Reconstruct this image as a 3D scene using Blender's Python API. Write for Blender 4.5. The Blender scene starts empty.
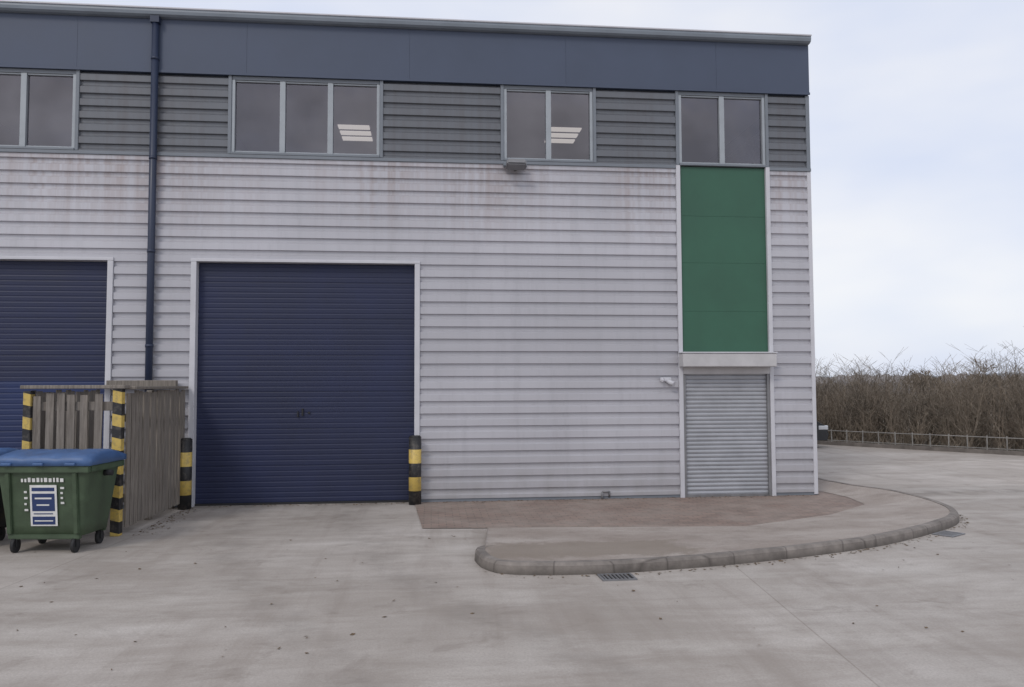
import bpy, bmesh, math, random
from mathutils import Vector, Matrix, noise
random.seed(7)
S=bpy.context.scene
# ------------------------------------------------------------------ materials
class NT:
    def __init__(s,name):
        s.m=bpy.data.materials.new(name); s.m.use_nodes=True
        s.t=s.m.node_tree; s.n=s.t.nodes; s.l=s.t.links
        s.b=s.n['Principled BSDF']; s.out=s.n['Material Output']
        s.pos=s.n.new('ShaderNodeNewGeometry').outputs['Position']
    def link(s,a,b): s.l.new(a,b)
    def setin(s,sock,v):
        if isinstance(v,bpy.types.NodeSocket): s.l.new(v,sock)
        else:
            if hasattr(sock.default_value,'__len__') and len(sock.default_value)==4 and len(v)==3: v=tuple(v)+(1,)
            sock.default_value=v
    def mapping(s,scale=(1,1,1),rot=(0,0,0),loc=(0,0,0)):
        m=s.n.new('ShaderNodeMapping'); s.l.new(s.pos,m.inputs[0])
        m.inputs['Scale'].default_value=scale; m.inputs['Rotation'].default_value=rot; m.inputs['Location'].default_value=loc
        return m.outputs[0]
    def noise(s,scale,detail=3,rough=.55,stretch=(1,1,1),rot=(0,0,0),dist=0):
        n=s.n.new('ShaderNodeTexNoise'); s.l.new(s.mapping(stretch,rot),n.inputs['Vector'])
        n.inputs['Scale'].default_value=scale; n.inputs['Detail'].default_value=detail
        n.inputs['Roughness'].default_value=rough; n.inputs['Distortion'].default_value=dist
        return n.outputs['Fac']
    def ramp(s,v,a,b,o0=0.,o1=1.):
        r=s.n.new('ShaderNodeMapRange'); s.l.new(v,r.inputs[0])
        for i,x in zip((1,2,3,4),(a,b,o0,o1)): r.inputs[i].default_value=x
        return r.outputs[0]
    def math(s,op,a,b=0.):
        m=s.n.new('ShaderNodeMath'); m.operation=op
        s.setin(m.inputs[0],a); s.setin(m.inputs[1],b); return m.outputs[0]
    def mix(s,f,a,b,mode='MIX'):
        m=s.n.new('ShaderNodeMix'); m.data_type='RGBA'; m.blend_type=mode
        s.setin(m.inputs[0],f); s.setin(m.inputs[6],a); s.setin(m.inputs[7],b); return m.outputs[2]
    def xyz(s):
        x=s.n.new('ShaderNodeSeparateXYZ'); s.l.new(s.pos,x.inputs[0]); return x.outputs
    def bump(s,h,st=.3,d=.01):
        b=s.n.new('ShaderNodeBump'); b.inputs['Strength'].default_value=st; b.inputs['Distance'].default_value=d
        s.l.new(h,b.inputs['Height']); s.l.new(b.outputs[0],s.b.inputs['Normal'])
def sc(c,k): return tuple(x*k for x in c)
def mat(name,base,rough=.6,metal=0,var=.15,vs=3.,bump=.1,bs=60,stretch=(1,1,1)):
    t=NT(name)
    a=t.ramp(t.noise(vs,4,.6,stretch),.3,.7)
    col=t.mix(a,sc(base,1-var),sc(base,1+var))
    if bump:
        fine=t.noise(bs,2,.6,stretch)
        col=t.mix(t.ramp(fine,.3,.75,0,.25),col,sc(base,1-var*1.6))
        t.bump(fine,bump,.003)
    t.setin(t.b.inputs['Base Color'],col)
    t.setin(t.b.inputs['Roughness'],t.ramp(a,0,1,max(.02,rough-.06),rough+.08))
    t.b.inputs['Metallic'].default_value=metal
    return t.m
def clad_mat(name,base,stain=1.):
    t=NT(name); X,Y,Z=t.xyz()
    big=t.ramp(t.noise(.7,3,.5),.3,.7)
    col=t.mix(big,sc(base,.90),sc(base,1.07))
    row=t.math('FLOOR',t.math('MULTIPLY',Z,1/.885))
    wn=t.n.new('ShaderNodeTexWhiteNoise'); wn.noise_dimensions='1D'; t.link(row,wn.inputs['W'])
    col=t.mix(t.ramp(wn.outputs['Value'],0,1,0,.4),col,sc(base,.82))
    # run-off streaks below the window band
    st=t.ramp(t.noise(3.4,4,.65,(3.,3.,.12)),.40,.68)
    patch=t.ramp(t.noise(.55,2,.5,(1,1,.3)),.38,.56,.15,1)
    top=t.ramp(Z,3.6,4.75,0.05,1.)
    col=t.mix(t.math('MULTIPLY',t.math('MULTIPLY',t.math('MULTIPLY',st,top),patch),.75*stain),col,(base[0]*.66,base[1]*.53,base[2]*.47))
    st2=t.ramp(t.noise(1.7,4,.7,(4.,4.,.35)),.50,.80,0,.35*stain)
    col=t.mix(st2,col,sc(base,.62))
    low=t.math('MULTIPLY',t.ramp(Z,0.0,.8,1,0),t.ramp(t.noise(5,3,.6,(1,1,.6)),.3,.7,.3,1))
    col=t.mix(t.math('MULTIPLY',low,.55*stain),col,(base[0]*.6,base[1]*.58,base[2]*.52))
    t.setin(t.b.inputs['Base Color'],col); t.b.inputs['Roughness'].default_value=.40
    t.b.inputs['Metallic'].default_value=.2
    return t.m
M_CLAD=clad_mat('silver_cladding_paint',(.50,.496,.535))
M_LOUV=clad_mat('grey_cladding_paint',(.155,.165,.185),.5)
M_BAND=mat('slate_blue_paint',(.060,.078,.125),.5,0,.10,.8,0)
M_GUT=mat('gutter_grey',(.20,.23,.27),.45,.0,.12,2,0)
M_PIPE=mat('downpipe_blue',(.022,.032,.066),.42,0,.15,2,0)
M_TRIM=mat('white_trim',(.56,.56,.60),.5,0,.08,2,0)
M_TRIMG=mat('grey_trim',(.18,.20,.23),.5,0,.1,2,0)
M_FRAME=mat('aluminium_frame',(.34,.37,.40),.45,.1,.08,4,0)
M_GREEN=mat('green_panel_paint',(.032,.108,.068),.45,0,.13,1.0,0)
M_BLUE=mat('navy_door_paint',(.0105,.0165,.056),.5,0,.20,1.1,0)
M_BLUE2=mat('navy_door_paint_brighter',(.011,.025,.095),.45,0,.12,1.1,0)  # brighter blue for the lower part of the neighbour door
M_GALV=mat('galvanised_shutter',(.38,.39,.42),.5,.25,.12,3,.1,50)
M_DARK=mat('dark_rubber',(.02,.02,.022),.7,0,.2,5,0)
M_STEEL=mat('dull_steel',(.22,.22,.23),.5,.4,.15,6,0)
M_CREAM=mat('canopy_paint',(.50,.49,.50),.5,0,.12,3,0)
M_CEIL=mat('ceiling_tiles',(.52,.49,.54),.9,0,.04,1,0)
M_ROOM=mat('room_wall',(.34,.31,.36),.9,0,.05,1,0)
t=NT('weathered_timber')
g=t.noise(9,4,.65,(5,5,.35)); k=t.ramp(t.noise(1.6,2,.5,(7,7,.4)),.3,.7)
c=t.mix(t.ramp(g,.3,.7),(.12,.10,.082),(.31,.275,.24)); c=t.mix(t.math('MULTIPLY',k,.5),c,(.18,.165,.15))
t.setin(t.b.inputs['Base Color'],c); t.b.inputs['Roughness'].default_value=.85; t.bump(g,.5,.006); M_WOOD=t.m
def hazard(name,pitch,off,slope=0.):
    t=NT(name); X,Y,Z=t.xyz()
    z=t.math('ADD',Z,t.math('MULTIPLY',X,slope))
    f=t.math('FRACT',t.math('DIVIDE',t.math('ADD',z,off),pitch))
    s=t.math('GREATER_THAN',f,.5)
    n=t.ramp(t.noise(14,4,.7),.50,.72,0,.6)
    c=t.mix(s,(.020,.020,.022),(.60,.43,.11)); c=t.mix(n,c,(.15,.13,.11))
    t.setin(t.b.inputs['Base Color'],c); t.b.inputs['Roughness'].default_value=.5; return t.m
# concrete yard
t=NT('yard_concrete'); X,Y,Z=t.xyz()
c1=t.ramp(t.noise(.30,5,.62,(1,1,1),(0,0,.4),.6),.36,.62)
c2=t.ramp(t.noise(1.5,6,.70,(.6,1.5,1),(0,0,.12),.8),.40,.64)
c=t.mix(c1,(.37,.332,.30),(.55,.508,.475))
c=t.mix(t.math('MULTIPLY',c2,.45),c,(.30,.26,.228))
sw=t.ramp(t.noise(1.3,5,.62,(.20,2.4,1),(0,0,-.16),.7),.47,.70,0,.40)
c=t.mix(sw,c,(.27,.235,.208))
sw2=t.ramp(t.noise(1.1,5,.66,(2.4,.2,1),(0,0,.30),.5),.49,.70,0,.50)
c=t.mix(sw2,c,(.27,.228,.198))
sp=t.ramp(t.noise(2.2,6,.68,dist=.6),.57,.72,0,.65); c=t.mix(sp,c,(.225,.19,.165))
pale=t.ramp(t.noise(.9,5,.7,(.45,1.3,1),(0,0,.08)),.50,.70,0,.55); c=t.mix(pale,c,(.64,.605,.57))
# vehicle tracks curving into the loading door
yy=t.math('MULTIPLY',t.math('POWER',t.math('ABSOLUTE',Y),2.),.045)
wv=t.ramp(t.noise(.8,3,.5),.2,.8,-.22,.22)
xc=t.math('ADD',t.math('SUBTRACT',t.math('ADD',X,1.75),yy),wv)
tk=t.math('ABSOLUTE',t.math('SUBTRACT',t.math('ABSOLUTE',xc),.68))
tm=t.math('MULTIPLY',t.ramp(tk,.10,.34,1,0),t.ramp(t.noise(2.4,5,.7),.38,.62,0,.42))
tm=t.math('MULTIPLY',tm,t.ramp(Y,.5,1.,1,0))
c=t.mix(tm,c,(.20,.175,.155))
fine=t.noise(60,3,.75); c=t.mix(t.ramp(fine,.38,.70,0,.5),c,(.27,.24,.215))
# darker, noise-broken band along the building line
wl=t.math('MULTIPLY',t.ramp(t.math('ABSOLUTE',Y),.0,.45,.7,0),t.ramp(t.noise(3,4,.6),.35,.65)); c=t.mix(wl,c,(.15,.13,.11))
br=t.n.new('ShaderNodeTexBrick'); br.offset=0
t.link(t.mapping((1,1,1),(0,0,math.radians(6.3)),(3.0,6.93,0)),br.inputs['Vector'])
br.inputs['Scale'].default_value=1; br.inputs['Brick Width'].default_value=6.2; br.inputs['Row Height'].default_value=4.3
br.inputs['Mortar Size'].default_value=.009; br.inputs['Mortar Smooth'].default_value=.8
br.inputs['Color1'].default_value=(.93,.93,.93,1); br.inputs['Color2'].default_value=(1.05,1.04,1.03,1); br.inputs['Mortar'].default_value=(.72,.70,.68,1)
c=t.mix(1.,c,br.outputs['Color'],'MULTIPLY')
t.setin(t.b.inputs['Base Color'],c); t.setin(t.b.inputs['Roughness'],t.ramp(c2,0,1,.72,.9))
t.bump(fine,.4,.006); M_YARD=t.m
t=NT('red_block_paving')
br=t.n.new('ShaderNodeTexBrick'); t.link(t.mapping(),br.inputs['Vector']); br.inputs['Scale'].default_value=1
br.inputs['Brick Width'].default_value=.18; br.inputs['Row Height'].default_value=.09; br.inputs['Mortar Size'].default_value=.006
br.inputs['Color1'].default_value=(.28,.20,.168,1); br.inputs['Color2'].default_value=(.21,.158,.135,1); br.inputs['Mortar'].default_value=(.14,.12,.10,1)
n=t.ramp(t.noise(1.3,5,.65),.38,.66,0,.6); c=t.mix(n,br.outputs['Color'],(.34,.29,.255))
c=t.mix(t.ramp(t.noise(4,4,.7),.5,.75,0,.5),c,(.15,.12,.105))
t.setin(t.b.inputs['Base Color'],c); t.b.inputs['Roughness'].default_value=.9; t.bump(br.outputs['Fac'],.3,-.004); M_RED=t.m
t=NT('footway_surface'); X,Y,Z=t.xyz()
n=t.ramp(t.noise(1.0,5,.65,(.6,1.2,1)),.35,.66); c=t.mix(n,(.31,.26,.228),(.46,.41,.375))
c=t.mix(t.ramp(t.noise(3.,4,.7),.5,.78,0,.65),c,(.21,.175,.15))
wob=t.math('MULTIPLY',t.ramp(t.noise(3.5,4,.65),.2,.8,-1,1),.22)
ex=t.math('SUBTRACT',t.math('ABSOLUTE',t.math('SUBTRACT',t.math('ADD',X,wob),1.50)),.98)
ey=t.math('SUBTRACT',t.math('ABSOLUTE',t.math('SUBTRACT',t.math('ADD',Y,wob),-3.72)),.46)
pm=t.ramp(t.math('MAXIMUM',ex,ey),-.08,.05,.75,0)
c=t.mix(pm,c,(.245,.203,.165))
f=t.noise(95,2,.7); c=t.mix(t.ramp(f,.4,.7,0,.5),c,(.17,.145,.125))
t.setin(t.b.inputs['Base Color'],c); t.b.inputs['Roughness'].default_value=.92; t.bump(f,.5,.006); M_FOOT=t.m
M_KERB=mat('kerb_concrete',(.18,.16,.145),.88,0,.35,3.5,.4,70)
M_SOIL=mat('rough_verge',(.12,.098,.072),.95,0,.4,1.2,.5,20)
# ------------------------------------------------------------------ mesh helpers
def newobj(name,bm=None,me=None,mats=(),parent=None,smooth=False):
    if me is None:
        me=bpy.data.meshes.new(name); bm.normal_update(); bm.to_mesh(me); bm.free()
    for m in mats: me.materials.append(m)
    if smooth:
        for p in me.polygons: p.use_smooth=True
    o=bpy.data.objects.new(name,me); S.collection.objects.link(o)
    if parent: o.parent=parent
    return o
def empty(name,loc=(0,0,0),rz=0):
    e=bpy.data.objects.new(name,None); S.collection.objects.link(e); e.location=loc; e.rotation_euler=(0,0,rz); return e
def addbox(bm,x0,x1,y0,y1,z0,z1,mi=0,M=None):
    vs=[bm.verts.new((x,y,z)) for x in (x0,x1) for y in (y0,y1) for z in (z0,z1)]
    if M is not None:
        for v in vs: v.co=M@v.co
    for f in ((0,1,3,2),(4,6,7,5),(0,4,5,1),(2,3,7,6),(0,2,6,4),(1,5,7,3)):
        fc=bm.faces.new([vs[i] for i in f]); fc.material_index=mi
    return vs
def box(name,x0,x1,y0,y1,z0,z1,m,parent=None,bev=0.):
    bm=bmesh.new(); addbox(bm,x0,x1,y0,y1,z0,z1)
    bmesh.ops.recalc_face_normals(bm,faces=bm.faces)
    if bev: bmesh.ops.bevel(bm,geom=bm.edges[:],offset=bev,segments=2,affect='EDGES',profile=.5)
    return newobj(name,bm,mats=[m],parent=parent)
def addcyl(bm,p0,p1,r0,r1=None,seg=12,mi=0,cap=True):
    r1=r0 if r1 is None else r1
    p0=Vector(p0);p1=Vector(p1); d=(p1-p0).normalized()
    a=d.orthogonal().normalized(); b=d.cross(a)
    A=[bm.verts.new(p0+(a*math.cos(i*2*math.pi/seg)+b*math.sin(i*2*math.pi/seg))*r0) for i in range(seg)]
    B=[bm.verts.new(p1+(a*math.cos(i*2*math.pi/seg)+b*math.sin(i*2*math.pi/seg))*r1) for i in range(seg)]
    for i in range(seg):
        f=bm.faces.new((A[i],A[(i+1)%seg],B[(i+1)%seg],B[i])); f.material_index=mi; f.smooth=seg>6
    if cap:
        bm.faces.new(A[::-1]).material_index=mi; bm.faces.new(B).material_index=mi
PITCH=.177
PROF=[(0,.0),(.010,.034),(.098,.034),(.128,.0),(.177,0)]
def clad(bm,x0,x1,z0,z1,phase=0.,ybase=0.,mi=0,axis='x'):
    pts=[]; k=math.floor((z0-phase)/PITCH)-1
    while True:
        b=phase+k*PITCH
        if b>z1: break
        for a,d in PROF[:-1]: pts.append((b+a,d))
        k+=1
    def at(z):
        for (a,da),(b,db) in zip(pts,pts[1:]):
            if a<=z<=b and b>a: return da+(db-da)*(z-a)/(b-a)
        return 0
    pp=[(z0,at(z0))]+[p for p in pts if z0<p[0]<z1]+[(z1,at(z1))]
    n=max(1,int((x1-x0)/.8)); rows=[]
    for z,d in pp:
        row=[]
        for i in range(n+1):
            x=x0+(x1-x0)*i/n
            w=.004*noise.noise(Vector((x*1.1,z*2.3,3.1)))
            row.append(bm.verts.new((x,ybase-d+w,z+w) if axis=='x' else (ybase+d,x,z)))
        rows.append(row)
    for a,b in zip(rows,rows[1:]):
        for i in range(n):
            f=bm.faces.new((a[i],a[i+1],b[i+1],b[i])); f.material_index=mi
# ------------------------------------------------------------------ BUILDING
B=empty('industrial_unit_building')
XR=5.69; XL=-14.; ZL=4.866; ZB=6.025; DEP=12.; DT=3.375
doors=[(-3.241,-.239),(-7.42,-4.42)]
bm=bmesh.new(); z0=.05
clad(bm,XL,-7.50,z0,ZL-.02)
clad(bm,-7.50,-4.342,DT+.045,ZL-.02)
clad(bm,-4.342,-3.315,z0,ZL-.02)
clad(bm,-3.315,-.162,DT+.045,ZL-.02)
clad(bm,-.162,3.60,z0,ZL-.02)
clad(bm,5.045,XR-.05,z0,ZL-.02)
clad(bm,0,DEP,z0,ZB,axis='y',ybase=XR-.034)
newobj('wall_cladding',bm,mats=[M_CLAD],parent=B)
wins=[(-6.90,-4.925,3),(-2.772,-.773,3),(1.075,2.33,2),(3.69,4.965,2)]
bm=bmesh.new(); xs=[XL]
for w in wins: xs+= [w[0]-.08,w[1]+.08]
xs.append(XR-.05)
for a,b in zip(xs[::2],xs[1::2]): clad(bm,a,b,ZL+.03,ZB-.02,phase=.04)
newobj('upper_cladding',bm,mats=[M_LOUV],parent=B)
box('window_band_flashing',XL,3.60,-.055,.02,ZL-.018,ZL+.028,M_TRIMG,B,.004)
box('window_band_flashing_end',5.045,XR+.006,-.055,.02,ZL-.018,ZL+.028,M_TRIMG,B,.004)
box('corner_trim_lower',XR-.052,XR+.006,-.040,.10,.02,ZL-.02,M_TRIM,B,.004)
box('corner_trim_upper',XR-.052,XR+.006,-.042,.10,ZL+.03,ZB-.012,M_TRIMG,B,.004)
box('plinth',XL,-7.50,-.02,.03,0,.052,M_TRIMG,B); box('plinth_b',-4.342,-3.315,-.02,.03,0,.052,M_TRIMG,B)
box('plinth_c',-.162,3.60,-.02,.03,0,.052,M_TRIMG,B); box('plinth_d',5.045,XR,-.02,.03,0,.052,M_TRIMG,B)
bm=bmesh.new(); x=XL
while x<XR-.01:
    x2=min(x+2.28,XR+.004)
    addbox(bm,x+.0012,x2-.0012,-.060,.03,ZB,6.78); x=x2
newobj('parapet_band',bm,mats=[M_BAND],parent=B)
box('parapet_backing',XL,XR-.01,-.052,.05,ZB+.005,6.77,M_BAND,B)
box('parapet_drip_trim',XL,XR+.008,-.072,-.0605,ZB-.006,ZB+.03,M_BAND,B)
box('parapet_side',XR-.03,XR+.008,.032,DEP,ZB+.002,6.78,M_BAND,B)
bm=bmesh.new(); prof=[(-.05,6.785),(-.12,6.79),(-.155,6.81),(-.165,6.85),(-.160,6.885),(-.14,6.892),(-.14,6.88),(.05,6.885)]
A=[bm.verts.new((XL,y,z)) for y,z in prof]; Bv=[bm.verts.new((XR+.0,y,z)) for y,z in prof]
for i in range(len(prof)-1): bm.faces.new((A[i],Bv[i],Bv[i+1],A[i+1]))
bm.faces.new(Bv)
newobj('eaves_gutter',bm,mats=[M_GUT],parent=B)
box('gutter_lip',XL,XR+.005,-.176,-.155,6.886,6.908,M_TRIM,B,.004)
box('eaves_side',XR-.02,XR+.010,-.04,DEP,6.787,6.895,M_GUT,B)
bm=bmesh.new(); v=[bm.verts.new(p) for p in ((XL,.04,6.88),(XR,.04,6.88),(XR,DEP/2,7.45),(XL,DEP/2,7.45),(XR,DEP,6.88),(XL,DEP,6.88))]
bm.faces.new((v[0],v[1],v[2],v[3])); bm.faces.new((v[3],v[2],v[4],v[5])); bm.faces.new((v[1],v[4],v[2]))
newobj('roof',bm,mats=[M_GUT],parent=B)
box('rear_wall',XL,XR-.05,DEP-.1,DEP,0,6.78,M_CLAD,B)
bm=bmesh.new()
for a,b,c0,c1 in ((XL,-7.50,0,ZL),(-4.342,-3.315,0,ZL),(-.162,3.60,0,ZL),(5.045,XR-.06,0,ZL),(-7.50,-4.342,DT+.04,ZL-.002),(-3.315,-.162,DT+.04,ZL-.002)):
    addbox(bm,a,b,.03,.14,c0,c1)
for a,b in zip(xs[::2],xs[1::2]): addbox(bm,a,b,.03,.14,ZL+.002,ZB)
newobj('inner_wall',bm,mats=[M_TRIMG],parent=B)
def bigdoor(x0,x1,m,m2=None,tag=''):
    D=empty('loading_door'+tag); D.parent=B
    bm=bmesh.new(); yb=.075; n=0; z=.02; rib=.0735; pts=[]
    while z<DT:
        e=min(z+rib,DT)
        pts+= [(z,0),(z+.006,.0),(z+.014,-.0028),(e-.014,-.0028),(e-.004,0)]
        z=e; n+=1
        if n%7==0: pts+= [(z-.003,.012),(z+.002,.012)]
    pts=[(a,b) for a,b in pts if a<=DT]
    for a,b in zip(pts,pts[1:]):
        if b[0]<=a[0]: continue
        q=[bm.verts.new(p) for p in ((x0,yb+a[1],a[0]),(x1,yb+a[1],a[0]),(x1,yb+b[1],b[0]),(x0,yb+b[1],b[0]))]
        f=bm.faces.new(q); f.material_index=1 if (m2 and a[0]<1.72) else 0
    newobj('door_curtain',bm,mats=[m,m2 or m],parent=D)
    box('threshold_seal',x0,x1,.05,.10,.0,.028,M_DARK,D)
    for a,b in ((x0-.075,x0),(x1,x1+.075)): box('jamb',a,b,-.052,.13,.0,DT+.001,M_TRIM,D,.004)
    box('head_trim',x0-.078,x1+.078,-.055,.13,DT+.002,DT+.045,M_TRIM,D,.004)
    xm=(x0+x1)/2
    bm=bmesh.new(); addbox(bm,xm-.070,xm-.048,.045,.070,1.23,1.33); addbox(bm,xm-.13,xm-.115,.045,.070,1.21,1.29); addcyl(bm,(xm+.03,.070,1.27),(xm+.03,.05,1.27),.016)
    newobj('door_handle',bm,mats=[M_DARK],parent=D)
bigdoor(*doors[0],M_BLUE); bigdoor(*doors[1],M_BLUE,M_BLUE2,'_neighbour')
t=NT('window_glass'); t.n.remove(t.b)
gl=t.n.new('ShaderNodeBsdfGlossy'); gl.inputs['Roughness'].default_value=.04; gl.inputs['Color'].default_value=(.95,.91,.98,1)
bp=t.n.new('ShaderNodeBump'); bp.inputs['Strength'].default_value=.2; bp.inputs['Distance'].default_value=.03; t.link(t.noise(1.5,2),bp.inputs['Height']); t.link(bp.outputs[0],gl.inputs['Normal'])
tr=t.n.new('ShaderNodeBsdfTransparent'); tr.inputs['Color'].default_value=(.56,.54,.57,1)
mx=t.n.new('ShaderNodeMixShader'); t.link(t.ramp(t.noise(.9,3,.5),.35,.65,.115,.175),mx.inputs[0]); t.link(tr.outputs[0],mx.inputs[1]); t.link(gl.outputs[0],mx.inputs[2]); t.link(mx.outputs[0],t.out.inputs[0]); M_GLASS=t.m
for i,(a,b,n) in enumerate(wins):
    W=empty('window'); W.parent=B
    for u,v in ((a-.078,a-.032),(b+.032,b+.078)): box('reveal_post',u,v,-.045,.13,4.90,ZB-.003,M_TRIMG,W,.003)
    box('sill',a-.03,b+.03,-.058,.10,ZL+.031,ZL+.062,M_TRIMG,W,.003)
    box('frame_head',a-.03,b+.03,-.028,.06,ZB-.058,ZB-.004,M_TRIMG,W,.003)
    for u,v in ((a-.03,a+.012),(b-.012,b+.03)): box('frame_side',u,v,-.03,.06,ZL+.064,ZB-.06,M_FRAME,W,.003)
    wdt=(b-a)/n
    for k in range(1,n): box('mullion',a+wdt*k-.038,a+wdt*k+.038,-.025,.06,ZL+.064,ZB-.06,M_FRAME,W,.003)
    for k in range(n):
        u=a+wdt*k+(.014 if k==0 else .040); v=a+wdt*(k+1)-(.014 if k==n-1 else .040)
        bm=bmesh.new(); q=.018
        addbox(bm,u,v,-.01,.05,ZL+.064,ZL+.064+q*1.4); addbox(bm,u,v,-.01,.05,ZB-.06-q,ZB-.06)
        newobj('sash',bm,mats=[M_FRAME],parent=W)
        bm=bmesh.new(); bm.faces.new([bm.verts.new(p) for p in ((u,.02,ZL+.066),(v,.02,ZL+.066),(v,.02,ZB-.062),(u,.02,ZB-.062))])
        newobj('glass_pane',bm,mats=[M_GLASS],parent=W)
R=empty('office_interior'); R.parent=B
box('office_floor',XL+.2,XR-.1,.16,5.2,ZL-.06,ZL,M_ROOM,R); box('office_ceiling',XL+.2,XR-.1,.16,5.2,6.2,6.25,M_CEIL,R)
box('office_back_wall',XL+.2,XR-.1,5.2,5.25,ZL,6.2,M_ROOM,R)
for x in (-7.5,-3.6,.2,3.1): box('office_partition',x,x+.08,.16,5.19,ZL+.002,6.198,M_ROOM,R)
t=NT('light_panel'); t.b.inputs['Base Color'].default_value=(.7,.7,.65,1); t.b.inputs['Emission Color'].default_value=(1,.96,.86,1); t.b.inputs['Emission Strength'].default_value=.72; M_LP=t.m
for x,y in ((-1.36,2.9),(2.37,2.7)):
    Lx=empty('ceiling_light',(x,y,6.19)); Lx.parent=R
    for k in range(3): box('lamp_tube',-.27,.27,-.42+k*.33,-.23+k*.33,-.02,0,M_LP,Lx)
    box('lamp_frame',-.30,.30,-.46,.50,0.001,.009,M_ROOM,Lx)
E=empty('entrance_bay'); E.parent=B
for u,v in ((3.602,3.664),(4.982,5.043)): box('bay_trim',u,v,-.060,.06,.0,ZL+.028,M_TRIM,E,.004)
z=2.125
for h in (.60,.72,.70,.72):
    z1=min(z+h,ZL+.02); box('green_panel',3.668,4.978,-.012,.05,z+.001,z1-.001,M_GREEN,E,.001); z=z1
box('panel_backing',3.666,4.980,-.006,.09,2.12,ZL+.02,M_GREEN,E)
box('canopy',3.60,5.005,-.26,-.062,1.90,2.095,M_CREAM,E,.012)
box('canopy_top_lip',3.59,5.015,-.272,-.061,2.097,2.115,M_TRIM,E,.004)
box('shutter_box',3.666,4.980,-.058,.06,1.80,2.118,M_CREAM,E)
bm=bmesh.new(); z=.03
while z<1.80:
    zs=[(z,0),(z+.008,-.010),(z+.030,-.016),(z+.052,-.010),(z+.060,0)]
    for a,b in zip(zs,zs[1:]):
        bm.faces.new([bm.verts.new(p) for p in ((3.70,a[1]+.01,a[0]),(4.945,a[1]+.01,a[0]),(4.945,b[1]+.01,b[0]),(3.70,b[1]+.01,b[0]))])
    z+=.0602
newobj('shutter_curtain',bm,mats=[M_GALV],parent=E)
box('shutter_bottom_bar',3.706,4.939,-.03,.03,.0,.045,M_STEEL,E,.004)
for u,v in ((3.666,3.705),(4.94,4.980)): box('shutter_guide',u,v,-.045,.04,.0,1.798,M_STEEL,E,.004)
bm=bmesh.new(); px=-3.83
addcyl(bm,(px,-.10,0.02),(px,-.10,6.74),.048,seg=16)
for z in (.9,2.2,3.5,4.8,6.2): addcyl(bm,(px,-.10,z-.02),(px,-.10,z+.02),.054,seg=16); addbox(bm,px-.02,px+.02,-.06,-.02,z-.02,z+.02)
addbox(bm,px-.06,px+.06,-.155,-.03,6.70,6.79)
newobj('downpipe',bm,mats=[M_PIPE],parent=B)
F=empty('floodlight',(1.20,-.04,4.80)); F.parent=B
box('bracket',-.17,.17,-.10,0,.0,.045,M_TRIMG,F,.006)
bm=bmesh.new(); addbox(bm,-.14,.14,-.27,-.08,-.11,-.02,M=Matrix.Rotation(math.radians(-18),4,'X')); bmesh.ops.recalc_face_normals(bm,faces=bm.faces); bmesh.ops.bevel(bm,geom=bm.edges[:],offset=.02,segments=2,affect='EDGES'); newobj('lamp_head',bm,mats=[M_STEEL],parent=F)
box('arm',-.02,.02,-.14,-.03,-.06,.0,M_DARK,F)
A1=empty('wall_sensor_lamp',(3.42,-.035,1.70)); A1.parent=B
box('base',-.10,.06,-.035,0,-.01,.05,M_TRIM,A1,.008)
bm=bmesh.new(); addcyl(bm,(.0,-.03,.0),(.08,-.10,-.05),.030,.038); addcyl(bm,(-.06,-.03,.02),(-.09,-.08,.0),.02); newobj('heads',bm,mats=[M_TRIM],parent=A1)
bm=bmesh.new(); addcyl(bm,(2.44,-.06,.0),(2.44,-.06,.11),.014,seg=8); addcyl(bm,(2.44,-.06,.11),(2.55,-.06,.11),.014,seg=8); addcyl(bm,(2.55,-.06,.11),(2.55,-.02,.03),.014,seg=8)
newobj('outlet_pipe',bm,mats=[M_STEEL],parent=B)
# ------------------------------------------------------------------ BOLLARDS
HZ=hazard('hazard_bands_bollard',.38,.0)
for x,y in ((-3.30,-.20),(-.225,-.17)):
    bm=bmesh.new(); addcyl(bm,(0,0,0),(0,0,.93),.086,seg=24); addcyl(bm,(0,0,.93),(0,0,.95),.086,.065,seg=24)
    o=newobj('hazard_bollard',bm,mats=[HZ]); o.location=(x,y,0)
# ------------------------------------------------------------------ TIMBER ENCLOSURE
T=empty('timber_bin_enclosure')
HZ2=hazard('hazard_bands_post',.26,.05,.25)
box('corner_post',-3.52,-3.42,-2.13,-2.03,0,1.62,HZ2,T,.006)
box('left_post',-4.46,-4.38,-2.13,-2.03,0,1.60,HZ2,T,.006)
def boards(bm,p0,p1,z0,z1,w=.095,gap=.02,th=.02):
    p0=Vector(p0);p1=Vector(p1);L=(p1-p0).length;d=(p1-p0)/L
    ang=math.atan2(d.y,d.x); s=0
    while s+w<L:
        M=Matrix.Translation((p0.x+d.x*(s+w/2),p0.y+d.y*(s+w/2),0))@Matrix.Rotation(ang,4,'Z')@Matrix.Rotation(random.uniform(-.012,.012),4,'Y')@Matrix.Rotation(random.uniform(-.05,.05),4,'Z')
        addbox(bm,-w/2,w/2,-th/2,th/2,z0+random.uniform(0,.03),z1+random.uniform(-.03,.012),M=M); s+=w+gap*random.uniform(.6,1.6)
bm=bmesh.new()
boards(bm,(-3.40,-2.02,0),(-3.345,-.10,0),.06,1.60,.085,.028)
boards(bm,(-4.36,-2.09,0),(-3.53,-2.09,0),.08,1.57,.080,.045)
boards(bm,(-4.42,-2.02,0),(-4.42,-.10,0),.06,1.60,.10,.022)
newobj('pales',bm,mats=[M_WOOD],parent=T)
bm=bmesh.new()
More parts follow.
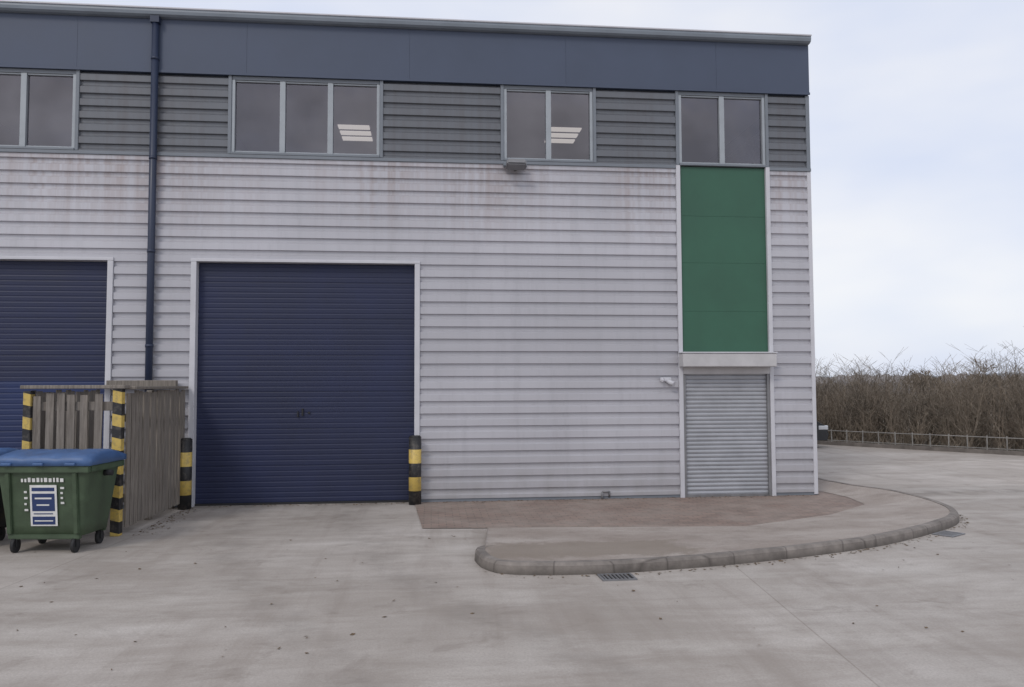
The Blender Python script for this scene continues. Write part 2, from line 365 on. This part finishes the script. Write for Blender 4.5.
for y0,y1,x0,x1,z0,z1 in ((-2.16,-2.0,-4.48,-3.38,1.625,1.665),(-1.997,-.08,-3.44,-3.31,1.615,1.65),(-1.997,-.08,-4.47,-4.36,1.625,1.66),(-.18,-.08,-4.35,-3.45,1.63,1.73),
    (-1.997,-.08,-3.46,-3.42,.35,.44),(-1.997,-.08,-3.46,-3.42,1.25,1.34),(-2.07,-2.04,-4.37,-3.53,.35,.44),(-2.07,-2.04,-4.37,-3.53,1.38,1.48),
    (-1.05,-.96,-3.53,-3.462,0,1.60),(-.18,-.09,-3.53,-3.462,0,1.60)):
    addbox(bm,x0,x1,y0,y1,z0,z1)
bmesh.ops.bevel(bm,geom=bm.edges[:],offset=.005,segments=1,affect='EDGES')
newobj('rails',bm,mats=[M_WOOD],parent=T)
# ------------------------------------------------------------------ WHEELIE BINS
M_BG=mat('bin_green_plastic',(.055,.085,.048),.5,0,.28,5,.15,60)
M_BB=mat('bin_blue_lid',(.06,.125,.28),.42,0,.22,5,.1,60)
M_BK=mat('bin_black_plastic',(.02,.024,.026),.5,0,.2,5,.1,60)
M_LAB=mat('label_white',(.68,.68,.67),.5,0,.1,10,0); M_LABD=mat('label_navy',(.02,.04,.13),.5,0,.1,10,0)
def wbin(loc,rz,mb,ml,label):
    W=empty('wheelie_bin',loc,rz); W.scale=(.83,.85,1.0)
    w0,w1,d0,d1,zb,zt=.46,.555,.30,.385,.17,.855
    bm=bmesh.new(); rings=[]
    for k in range(7):
        f=k/6; w=w0+(w1-w0)*f; d=d0+(d1-d0)*f; z=zb+(zt-zb)*f
        r=.06; ring=[]
        for cx,cy,a0 in ((1,1,0),(-1,1,90),(-1,-1,180),(1,-1,270)):
            for s in range(5):
                a=math.radians(a0+s*22.5); ring.append(bm.verts.new((cx*(w-r)+r*math.cos(a),cy*(d-r)+r*math.sin(a),z)))
        rings.append(ring)
    for A,Bq in zip(rings,rings[1:]):
        for i in range(20): bm.faces.new((A[i],A[(i+1)%20],Bq[(i+1)%20],Bq[i])).smooth=True
    bm.faces.new(rings[0][::-1])
    newobj('body',bm,mats=[mb],parent=W)
    bm=bmesh.new()
    addbox(bm,-.585,.585,-.425,-.375,zt-.055,zt+.012); addbox(bm,-.585,.585,.375,.425,zt-.055,zt+.012)
    addbox(bm,-.590,-.548,-.374,.374,zt-.055,zt+.012); addbox(bm,.548,.590,-.374,.374,zt-.055,zt+.012)
    for x in (-.40,.40):
        M=Matrix.Translation((x,-.345,.50))@Matrix.Rotation(math.radians(7.1),4,'X')
        addbox(bm,-.03,.03,-.028,.02,-.31,.31,M=M)
    addbox(bm,-.43,.43,-.31,-.25,.135,.185); addbox(bm,-.43,.43,.25,.31,.135,.185)
    bmesh.ops.bevel(bm,geom=bm.edges[:],offset=.008,segments=2,affect='EDGES')
    newobj('rim_and_ribs',bm,mats=[mb],parent=W)
    bm=bmesh.new(); N=10; rows=[]
    for j in range(N+1):
        y=-.44+.88*j/N; row=[]
        hz=zt+.045+.105*math.sin(math.pi*min(1,(j/N)*.75+.12))**.8
        for i in range(13):
            x=-.60+1.2*i/12
            row.append(bm.verts.new((x,y,hz-(.03 if i in(0,12) else 0)-(.012 if i in (4,8) else 0))))
        rows.append(row)
    for a,b in zip(rows,rows[1:]):
        for i in range(12): bm.faces.new((a[i],a[i+1],b[i+1],b[i])).smooth=True
    g=bmesh.ops.extrude_face_region(bm,geom=bm.faces[:]); gs={q for q in g['geom'] if isinstance(q,bmesh.types.BMVert)}
    for v in bm.verts:
        if v not in gs: v.co.z=zt+.014
    bmesh.ops.recalc_face_normals(bm,faces=bm.faces)
    newobj('lid',bm,mats=[ml],parent=W)
    bm=bmesh.new()
    for x in (-.38,0,.38): addbox(bm,x-.06,x+.06,-.475,-.442,zt+.02,zt+.045)
    bmesh.ops.bevel(bm,geom=bm.edges[:],offset=.006,segments=1,affect='EDGES'); newobj('lid_grips',bm,mats=[ml],parent=W)
    bm=bmesh.new()
    for sx in (-1,1):
        addcyl(bm,(sx*.55,0,zt-.09),(sx*.65,0,zt-.09),.03)
        for sy in (-1,1):
            addcyl(bm,(sx*.36-.02,sy*.27,.075),(sx*.36+.02,sy*.27,.075),.075,seg=20)
            addbox(bm,sx*.36-.035,sx*.36-.027,sy*.27-.03,sy*.27+.03,.06,.14); addbox(bm,sx*.36+.027,sx*.36+.035,sy*.27-.03,sy*.27+.03,.06,.14)
    newobj('castors_and_trunnions',bm,mats=[M_DARK],parent=W)
    if label:
        M=Matrix.Translation((0,-.358,.52))@Matrix.Rotation(math.radians(7.1),4,'X')
        def lb(n,x0,x1,z0,z1,y,m):
            bm=bmesh.new(); addbox(bm,x0,x1,-y,0.0,z0,z1,M=M); newobj(n,bm,mats=[m],parent=W)
        lb('label',-.14,.18,-.25,.16,.006,M_LAB); lb('label_print',-.115,.155,-.10,.075,.009,M_LABD); lb('label_print_low',-.115,.155,-.235,-.155,.009,M_LABD); lb('label_heading',-.115,.155,.10,.135,.009,M_LABD)
        lb('label_text_a',-.08,.12,.02,.036,.011,M_LAB); lb('label_text_b',-.06,.09,-.045,-.032,.011,M_LAB); lb('label_text_c',-.09,.13,-.203,-.192,.011,M_LAB); lb('label_line',-.10,.13,-.132,-.122,.009,M_LABD)
        x=-.24
        while x<.27:
            wv=random.uniform(.018,.04); lb('stencil_letter',x,x+wv,.19,.19+random.uniform(.03,.045),.004,M_LAB); x+=wv+.018
        for k in range(4): lb('side_mark',-.21,-.185+random.uniform(0,.02),.08-k*.06,.10-k*.06,.004,M_LAB); lb('side_mark',.225,.25+random.uniform(0,.02),.12-k*.05,.14-k*.05,.004,M_LAB)
    return W
wbin((-3.80,-2.70,0),math.radians(-6),M_BG,M_BB,True)
wbin((-4.92,-2.42,0),math.radians(-3),M_BK,M_BB,False)
# ------------------------------------------------------------------ GROUND
def quad(bm,pts): bm.faces.new([bm.verts.new(p) for p in pts])
bm=bmesh.new(); quad(bm,((-400,-400,0),(400,-400,0),(400,900,0),(-400,900,0)))
newobj('ground',bm,mats=[M_YARD])
A0=Vector((10.85,9.1,0)); Dv=Vector((.585,-.811,0)); Nv=Vector((.811,.585,0))
P=lambda s,n,z=0.: A0+Dv*s+Nv*n+Vector((0,0,z))
bm=bmesh.new(); quad(bm,(P(-60,.05,.004),P(60,.05,.004),P(60,300,.004),P(-60,300,.004))); newobj('verge',bm,mats=[M_SOIL])
bm=bmesh.new()
pts=((-.24,-.0),(-.10,-2.08),(3.61,-2.41),(5.0,-1.75),(5.87,-1.0),(6.0,-.3),(5.9,.5),(5.74,2.5),(5.74,.0))
bm.faces.new([bm.verts.new((x,y,.006)) for x,y in pts]); newobj('block_paving',bm,mats=[M_RED])
outer=[(1.6,-3.22,.012),(.95,-3.24,.03),(.58,-3.36,.06),(.42,-3.62,.09),(.42,-3.95,.10),(.50,-4.22,.10),(.72,-4.40,.10),(1.46,-4.46,.10),(2.42,-4.32,.10),(3.5,-4.03,.10),(4.54,-3.62,.10),(5.44,-3.08,.10),(6.05,-2.62,.10),(6.42,-2.15,.10),(6.66,-1.5,.10),(6.74,-.8,.10),(6.70,-.2,.10),(6.45,.6,.10),(6.3,3.,.10),(6.3,8,.1)]
def resample(pts,step=.13):
    V=[Vector(p) for p in pts]; out=[]
    for i in range(len(V)-1):
        p0=V[max(i-1,0)];p1=V[i];p2=V[i+1];p3=V[min(i+2,len(V)-1)]; n=max(2,int((p2-p1).length/step))
        for k in range(n):
            u=k/n; out.append(.5*((2*p1)+(-p0+p2)*u+(2*p0-5*p1+4*p2-p3)*u*u+(-p0+3*p1-3*p2+p3)*u**3))
    out.append(V[-1]); return out
oc=resample(outer)
bm=bmesh.new(); prev=None; kw=.10; inn=[]
for i,p in enumerate(oc):
    d=(oc[min(i+1,len(oc)-1)]-oc[max(i-1,0)]); d.z=0; d.normalize(); n=Vector((-d.y,d.x,0))
    h=p.z+.006*noise.noise(p*3); o=n*.006*noise.noise(p*2.1+Vector((5,0,0)))
    sec=[Vector((p.x,p.y,-.02))+o,Vector((p.x,p.y,h-.025))+n*.008+o,Vector((p.x,p.y,h))+n*.028+o,Vector((p.x,p.y,h))+n*kw,Vector((p.x,p.y,h-.03))+n*kw]
    inn.append(Vector((p.x,p.y,h-.006))+n*(kw-.004))
    vs=[bm.verts.new(q) for q in sec]
    if prev:
        for a in range(4): bm.faces.new((prev[a],vs[a],vs[a+1],prev[a+1]))
    prev=vs
bmesh.ops.recalc_face_normals(bm,faces=bm.faces)
t=NT('kerb_blocks'); X,Y,Z=t.xyz()
vv=t.n.new('ShaderNodeTexVoronoi'); vv.feature='DISTANCE_TO_EDGE'; vv.inputs['Scale'].default_value=1.7; vv.inputs['Randomness'].default_value=.35; t.link(t.mapping((1,1,.01)),vv.inputs['Vector'])
c=t.mix(t.ramp(t.noise(5,4,.65),.3,.7),(.13,.115,.105),(.27,.24,.218)); c=t.mix(t.ramp(vv.outputs['Distance'],0,.02,.7,0),c,(.07,.06,.055))
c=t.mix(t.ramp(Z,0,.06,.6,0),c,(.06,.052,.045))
t.setin(t.b.inputs['Base Color'],c); t.b.inputs['Roughness'].default_value=.9; t.bump(t.noise(60,2),.4,.005)
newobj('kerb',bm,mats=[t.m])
E2=[Vector((x,y,0)) for x,y in [(-.10,-2.08),(3.61,-2.41),(5.0,-1.75),(5.87,-1.0),(6.0,-.3),(5.9,.5),(5.76,2.5),(5.76,8)]]
def inner_for(p):
    best=None
    for a,b in zip(E2,E2[1:]):
        ab=b-a; u=max(0,min(1,(Vector((p.x,p.y,0))-a).dot(ab)/ab.length_squared)); q=a+ab*u
        dd=(q-Vector((p.x,p.y,0))).length
        if best is None or dd<best[0]: best=(dd,q)
    return best[1]
bm=bmesh.new(); rows=[]
start=next(i for i,p in enumerate(oc) if p.x<.43)
for p in inn[start:]:
    q=inner_for(p); row=[]
    for k in range(9):
        u=k/8; w=p.lerp(q,u); row.append(bm.verts.new((w.x,w.y,p.z*(1-u)**1.3+.010 if k else p.z)))
    rows.append(row)
for a,b in zip(rows,rows[1:]):
    for k in range(8): bm.faces.new((a[k],b[k],b[k+1],a[k+1]))
bmesh.ops.recalc_face_normals(bm,faces=bm.faces)
newobj('footway',bm,mats=[M_FOOT],smooth=True)
def gully(x,y,rz,w=.30,l=.22):
    G=empty('drain_gully',(x,y,.0),rz); bm=bmesh.new()
    addbox(bm,-w/2,w/2,-l/2,-l/2+.02,.0,.012);addbox(bm,-w/2,w/2,l/2-.02,l/2,.0,.012);addbox(bm,-w/2,-w/2+.02,-l/2+.02,l/2-.02,.0,.012);addbox(bm,w/2-.02,w/2,-l/2+.02,l/2-.02,.0,.012)
    n=7
    for k in range(n):
        x0=-w/2+.03+k*(w-.06)/n; addbox(bm,x0,x0+.016,-l/2+.02,l/2-.02,.004,.011)
    newobj('grate',bm,mats=[M_STEEL],parent=G)
    bm=bmesh.new(); quad(bm,((-w/2+.01,-l/2+.01,.0045),(w/2-.01,-l/2+.01,.0045),(w/2-.01,l/2-.01,.0045),(-w/2+.01,l/2-.01,.0045))); newobj('pit_shade_sheet',bm,mats=[M_DARK],parent=G)  # flat dark sheet painted in for the shade inside the drain
gully(1.58,-4.60,.03); gully(5.62,-3.12,.55)
# leaf litter and grit gathered at wall foot, kerb foot and enclosure
rnd=random.uniform
bm=bmesh.new()
def bit(x,y,z):
    a=rnd(0,6.28); l=rnd(.008,.022); w=l*rnd(.35,.7); M=Matrix.Translation((x,y,z+rnd(.003,.008)))@Matrix.Rotation(a,4,'Z')@Matrix.Rotation(rnd(-.5,.5),4,'X')
    bm.faces.new([bm.verts.new(M@Vector(q)) for q in ((-l,0,0),(0,-w,0),(l,0,.003),(0,w,0))])
for _ in range(260): bit(rnd(-.1,5.6),-.05-abs(random.gauss(0,.07)),.008)
for _ in range(120): bit(rnd(-3.2,-.3),.02-abs(random.gauss(0,.10)),.0)
for _ in range(300):
    p=random.choice(oc[14:80]); bit(p.x+rnd(-.06,.06)+.02,p.y-abs(random.gauss(0,.06))-.02,.0)
for _ in range(160): bit(-3.30+abs(random.gauss(0,.10)),rnd(-2.1,-.1),.0)
for _ in range(90): bit(rnd(-4,6),rnd(-6.5,-2.5),.0 if True else 0)
M_LEAF=mat('dead_leaves',(.13,.09,.055),.9,0,.5,30,0)
newobj('leaf_litter',bm,mats=[M_LEAF])
# ------------------------------------------------------------------ LOW FENCE
bm=bmesh.new(); M_RAIL=mat('weathered_rail',(.26,.25,.235),.7,0,.25,4,0)
s=-14.
while s<22:
    p=P(s,0); addcyl(bm,p,p+Vector((rnd(-.01,.01),rnd(-.01,.01),.42)),.015,seg=6); s+=.42
for h in (.38,.12): addcyl(bm,P(-14,0,h),P(22,0,h),.011,seg=6)
newobj('low_rail_fence',bm,mats=[M_RAIL])
bm=bmesh.new()
lo=[bm.verts.new(q) for q in (P(-14,-.12),P(22,-.12),P(22,.02),P(-14,.02))]; hi=[bm.verts.new(v.co+Vector((0,0,.09))) for v in lo]
bm.faces.new(hi)
for i in range(4): bm.faces.new((lo[i],lo[(i+1)%4],hi[(i+1)%4],hi[i]))
bmesh.ops.recalc_face_normals(bm,faces=bm.faces)
newobj('yard_edge_kerb',bm,mats=[M_KERB])
# ------------------------------------------------------------------ THICKET
def twigmesh(name,segs,mat_):
    V=[];Fc=[]
    for p0,p1,r0,r1 in segs:
        d=(p1-p0)
        if d.length<1e-4: continue
        d.normalize(); a=d.orthogonal().normalized(); b=d.cross(a); n=len(V)
        for p,r in ((p0,r0),(p1,r1)):
            for k in range(3):
                an=k*2.0944; V.append(p+(a*math.cos(an)+b*math.sin(an))*r)
        for k in range(3): Fc.append((n+k,n+(k+1)%3,n+3+(k+1)%3,n+3+k))
    me=bpy.data.meshes.new(name); me.from_pydata([tuple(v) for v in V],[],Fc); me.update()
    return newobj(name,me=me,mats=[mat_])
t=NT('bare_twigs')
c=t.mix(t.ramp(t.noise(.8,3,.6),.38,.62),(.072,.058,.045),(.20,.16,.122)); c=t.mix(t.ramp(t.noise(12,2,.6),.46,.7,0,.7),c,(.30,.26,.21))
t.setin(t.b.inputs['Base Color'],c); t.b.inputs['Roughness'].default_value=.9; M_TWIG=t.m
segs=[]
def shrub(base,h,n):
    for _ in range(n):
        a=rnd(0,6.28); lean=rnd(.05,.5); d=Vector((math.cos(a)*lean,math.sin(a)*lean,1)).normalized()
        p=base+Vector((rnd(-.12,.12),rnd(-.12,.12),0)); L=h*rnd(.6,1.05); r=rnd(.007,.016)
        for j in range(3):
            q=p+d*L/3; segs.append((p,q,r,r*.7))
            for k in range(3):
                b2=rnd(0,6.28); l=L*rnd(.12,.28); o=p.lerp(q,rnd(.2,1)); e=o+Vector((math.cos(b2)*.7,math.sin(b2)*.7,rnd(.2,1.1))).normalized()*l
                segs.append((o,e,r*.5,.003))
                if j>0:
                    b2+=rnd(-1,1); m=o.lerp(e,.55); segs.append((m,m+Vector((math.cos(b2),math.sin(b2),rnd(.3,1))).normalized()*l*.6,.004,.002))
            p=q; r*=.7; d=(d+Vector((rnd(-.25,.25),rnd(-.25,.25),rnd(-.1,.2)))).normalized()
for _ in range(1000):
    s=rnd(-12,12); n=.5+abs(rnd(0,1))**1.3*7.
    h=1.62+.075*max(0,s)+.06*n+.75*noise.noise(Vector((s*.75,n*.4,0)))+rnd(-.2,.3)
    shrub(P(s,n),max(.8,h),5)
for _ in range(1200):
    s=rnd(-12,14); p=P(s,rnd(.25,.9)); a=rnd(0,6.28); l=rnd(.25,.8)
    segs.append((p,p+Vector((math.cos(a)*.6,math.sin(a)*.6,rnd(.3,1)))*l,.008,.002))
twigmesh('bare_shrub_thicket',segs,M_TWIG)
def tree(base,h,lv0=6):
    out=[]
    def br(p,d,L,r,lv):
        q=p+d*L; out.append((p,q,r,r*.72))
        if lv==0: return
        for k in range(3):
            a=rnd(0,6.28); sp=rnd(.3,.8); ax=d.orthogonal().normalized(); ax.rotate(Matrix.Rotation(a,3,d))
            nd=(d+ax*sp+Vector((0,0,.15))).normalized(); br(p.lerp(q,rnd(.6,1)),nd,L*rnd(.62,.84),max(.011,r*.6),lv-1)
    br(base,Vector((rnd(-.06,.06),rnd(-.06,.06),1)).normalized(),h*.25,h*.014,lv0)
    return twigmesh('bare_tree',out,M_TWIG)
for s,n,h in ((-1,9,3.0),(1.5,8,3.1),(3.2,9,3.5),(5.,8,3.6),(6.2,9,4.2),(7.4,7,4.0),(8.6,9,4.6),(9.6,7,4.3),(4.2,14,4.0),(7.,14,4.8)): tree(P(s,n),h)
t=NT('distant_woodland_hazed'); c=t.mix(t.ramp(t.noise(.12,5,.7),.3,.7),(.17,.155,.155),(.27,.255,.255)); t.setin(t.b.inputs['Base Color'],c); t.b.inputs['Roughness'].default_value=1; M_DIST=t.m  # distance haze is painted into these greyed base colours
def ridge(name,dist,h0,var,f,mat_,a0=-75,a1=80,step=.12):
    bm=bmesh.new(); prev=None; a=a0
    while a<a1:
        r=math.radians(a); rr=dist*(1+.05*noise.noise(Vector((a*.1,0,0))))
        x=math.sin(r)*rr; y=math.cos(r)*rr-11
        h=h0+var*noise.fractal(Vector((a*f,dist,0)),.8,2.1,6)+var*.5*noise.noise(Vector((a*f*14,1,0)))
        vs=[bm.verts.new((x,y,-1)),bm.verts.new((x,y,max(.5,h)*.6)),bm.verts.new((x*1.02,y*1.02,max(.5,h)))]
        if prev:
            bm.faces.new((prev[0],vs[0],vs[1],prev[1])); bm.faces.new((prev[1],vs[1],vs[2],prev[2]))
        prev=vs; a+=step
    newobj(name,bm,mats=[mat_])
ridge('distant_tree_belt',130,2.9,.7,.6,M_DIST)
M_HILL=mat('hazy_hill',(.36,.40,.46),1,0,.06,.01,0); ridge('distant_hill',380,5.2,1.3,.12,M_HILL,step=.5)  # pale blue-grey base colour carries the aerial haze
# ------------------------------------------------------------------ PARKED CAR
K=empty('parked_car',(8.27,8.9,0),0)
M_CAR=mat('car_paint_dark',(.022,.024,.028),.25,0,.1,2,0); M_CG=mat('car_glass',(.02,.022,.025),.08,0,.05,2,0); M_HL=mat('car_headlamp',(.6,.62,.65),.15,.3,.05,4,0)
prof=[(-1.85,.30),(-1.88,.62),(-1.80,.82),(-1.35,.88),(-.95,1.22),(.10,1.25),(.80,.86),(1.55,.70),(1.82,.56),(1.88,.36),(1.84,.20),(-1.80,.20)]
bm=bmesh.new(); secs=[]
for y,k in ((-.78,0.0),(-.72,1.),(-.35,1.02),(.35,1.02),(.72,1.),(.78,0.)):
    row=[]
    for x,z in prof:
        if k==0: zz=min(z,.80); xx=x*.98
        else: zz=z*(k if z>.5 else 1); xx=x
        row.append(bm.verts.new((xx,y*(.84 if z>1 else 1),zz)))
    secs.append(row)
for a,b in zip(secs,secs[1:]):
    for i in range(len(prof)):
        f=bm.faces.new((a[i],a[(i+1)%len(prof)],b[(i+1)%len(prof)],b[i])); f.smooth=True
        if i in (3,5): f.material_index=1
bm.faces.new(secs[0][::-1]); bm.faces.new(secs[-1])
bmesh.ops.recalc_face_normals(bm,faces=bm.faces)
newobj('body',bm,mats=[M_CAR,M_CG],parent=K)
bm=bmesh.new()
for sx in (-1.15,1.2):
    for sy in (-.74,.74): addcyl(bm,(sx,sy-.08,.28),(sx,sy+.08,.28),.28,seg=24)
newobj('wheels',bm,mats=[M_DARK],parent=K)
bm=bmesh.new()
for sx in (-1.15,1.2):
    for sy in (-.825,.825):
        addcyl(bm,(sx,sy-.006,.28),(sx,sy+.006,.28),.17,seg=20)
newobj('hubcaps',bm,mats=[M_STEEL],parent=K)
for sy in (-.79,.63): box('headlamp',1.58,1.84,sy,sy+.16,.47,.58,M_HL,K,.02)
box('side_window',-.85,.45,-.70,-.66,.86,1.12,M_CG,K,.02); box('number_plate',1.87,1.895,-.22,.22,.34,.43,M_LAB,K)
# ------------------------------------------------------------------ SKY, SUN, CAMERA
w=bpy.data.worlds.new('World'); S.world=w; w.use_nodes=True; nt=w.node_tree; bg=nt.nodes['Background']
sky=nt.nodes.new('ShaderNodeTexSky'); sky.sky_type='NISHITA'; sky.sun_disc=False
EL,AZ=math.radians(42),math.radians(215)
sky.sun_elevation=EL; sky.sun_rotation=AZ
tc=nt.nodes.new('ShaderNodeTexCoord'); mp=nt.nodes.new('ShaderNodeMapping'); mp.inputs['Scale'].default_value=(1,1,2.6); nt.links.new(tc.outputs['Generated'],mp.inputs[0])
nz=nt.nodes.new('ShaderNodeTexNoise'); nz.inputs['Scale'].default_value=2.0; nz.inputs['Detail'].default_value=4; nz.inputs['Roughness'].default_value=.5; nt.links.new(mp.outputs[0],nz.inputs['Vector'])
mr=nt.nodes.new('ShaderNodeMapRange'); nt.links.new(nz.outputs['Fac'],mr.inputs[0])
for i,x in zip((1,2,3,4),(.36,.62,0,1)): mr.inputs[i].default_value=x
cl=nt.nodes.new('ShaderNodeMix'); cl.data_type='RGBA'; nt.links.new(mr.outputs[0],cl.inputs[0]); cl.inputs[6].default_value=(7.7,8.3,9.9,1); cl.inputs[7].default_value=(9.8,9.85,10.2,1)
mx=nt.nodes.new('ShaderNodeMix'); mx.data_type='RGBA'; mx.inputs[0].default_value=.9; nt.links.new(sky.outputs[0],mx.inputs[6]); nt.links.new(cl.outputs[2],mx.inputs[7]); nt.links.new(mx.outputs[2],bg.inputs[0]); bg.inputs[1].default_value=.097
L=bpy.data.lights.new('sun','SUN'); L.energy=.9; L.angle=math.radians(14); L.color=(1,.94,.86); so=bpy.data.objects.new('sun',L); S.collection.objects.link(so)
dirv=Vector((math.sin(AZ)*math.cos(EL),math.cos(AZ)*math.cos(EL),math.sin(EL))); so.rotation_euler=dirv.to_track_quat('Z','Y').to_euler()
yaw,pi_,ro=[math.radians(v) for v in (5.805,2.983,-.219)]
d=Vector((math.sin(yaw)*math.cos(pi_),math.cos(yaw)*math.cos(pi_),math.sin(pi_))); r=Vector((math.cos(yaw),-math.sin(yaw),0)); u=r.cross(d)
r2=r*math.cos(ro)+u*math.sin(ro); u2=u*math.cos(ro)-r*math.sin(ro)
cam=bpy.data.cameras.new('camera'); co=bpy.data.objects.new('camera',cam); S.collection.objects.link(co); S.camera=co
Mx=Matrix.Identity(4)
for i in range(3): Mx[i][0]=r2[i]; Mx[i][1]=u2[i]; Mx[i][2]=-d[i]
Mx[0][3],Mx[1][3],Mx[2][3]=0,-11.352,1.65
co.matrix_world=Mx; cam.sensor_width=36; cam.lens=793.2/1024*36; cam.clip_end=3000; cam.clip_start=.05
S.view_settings.view_transform='Standard'; S.view_settings.look='None'; S.view_settings.exposure=0
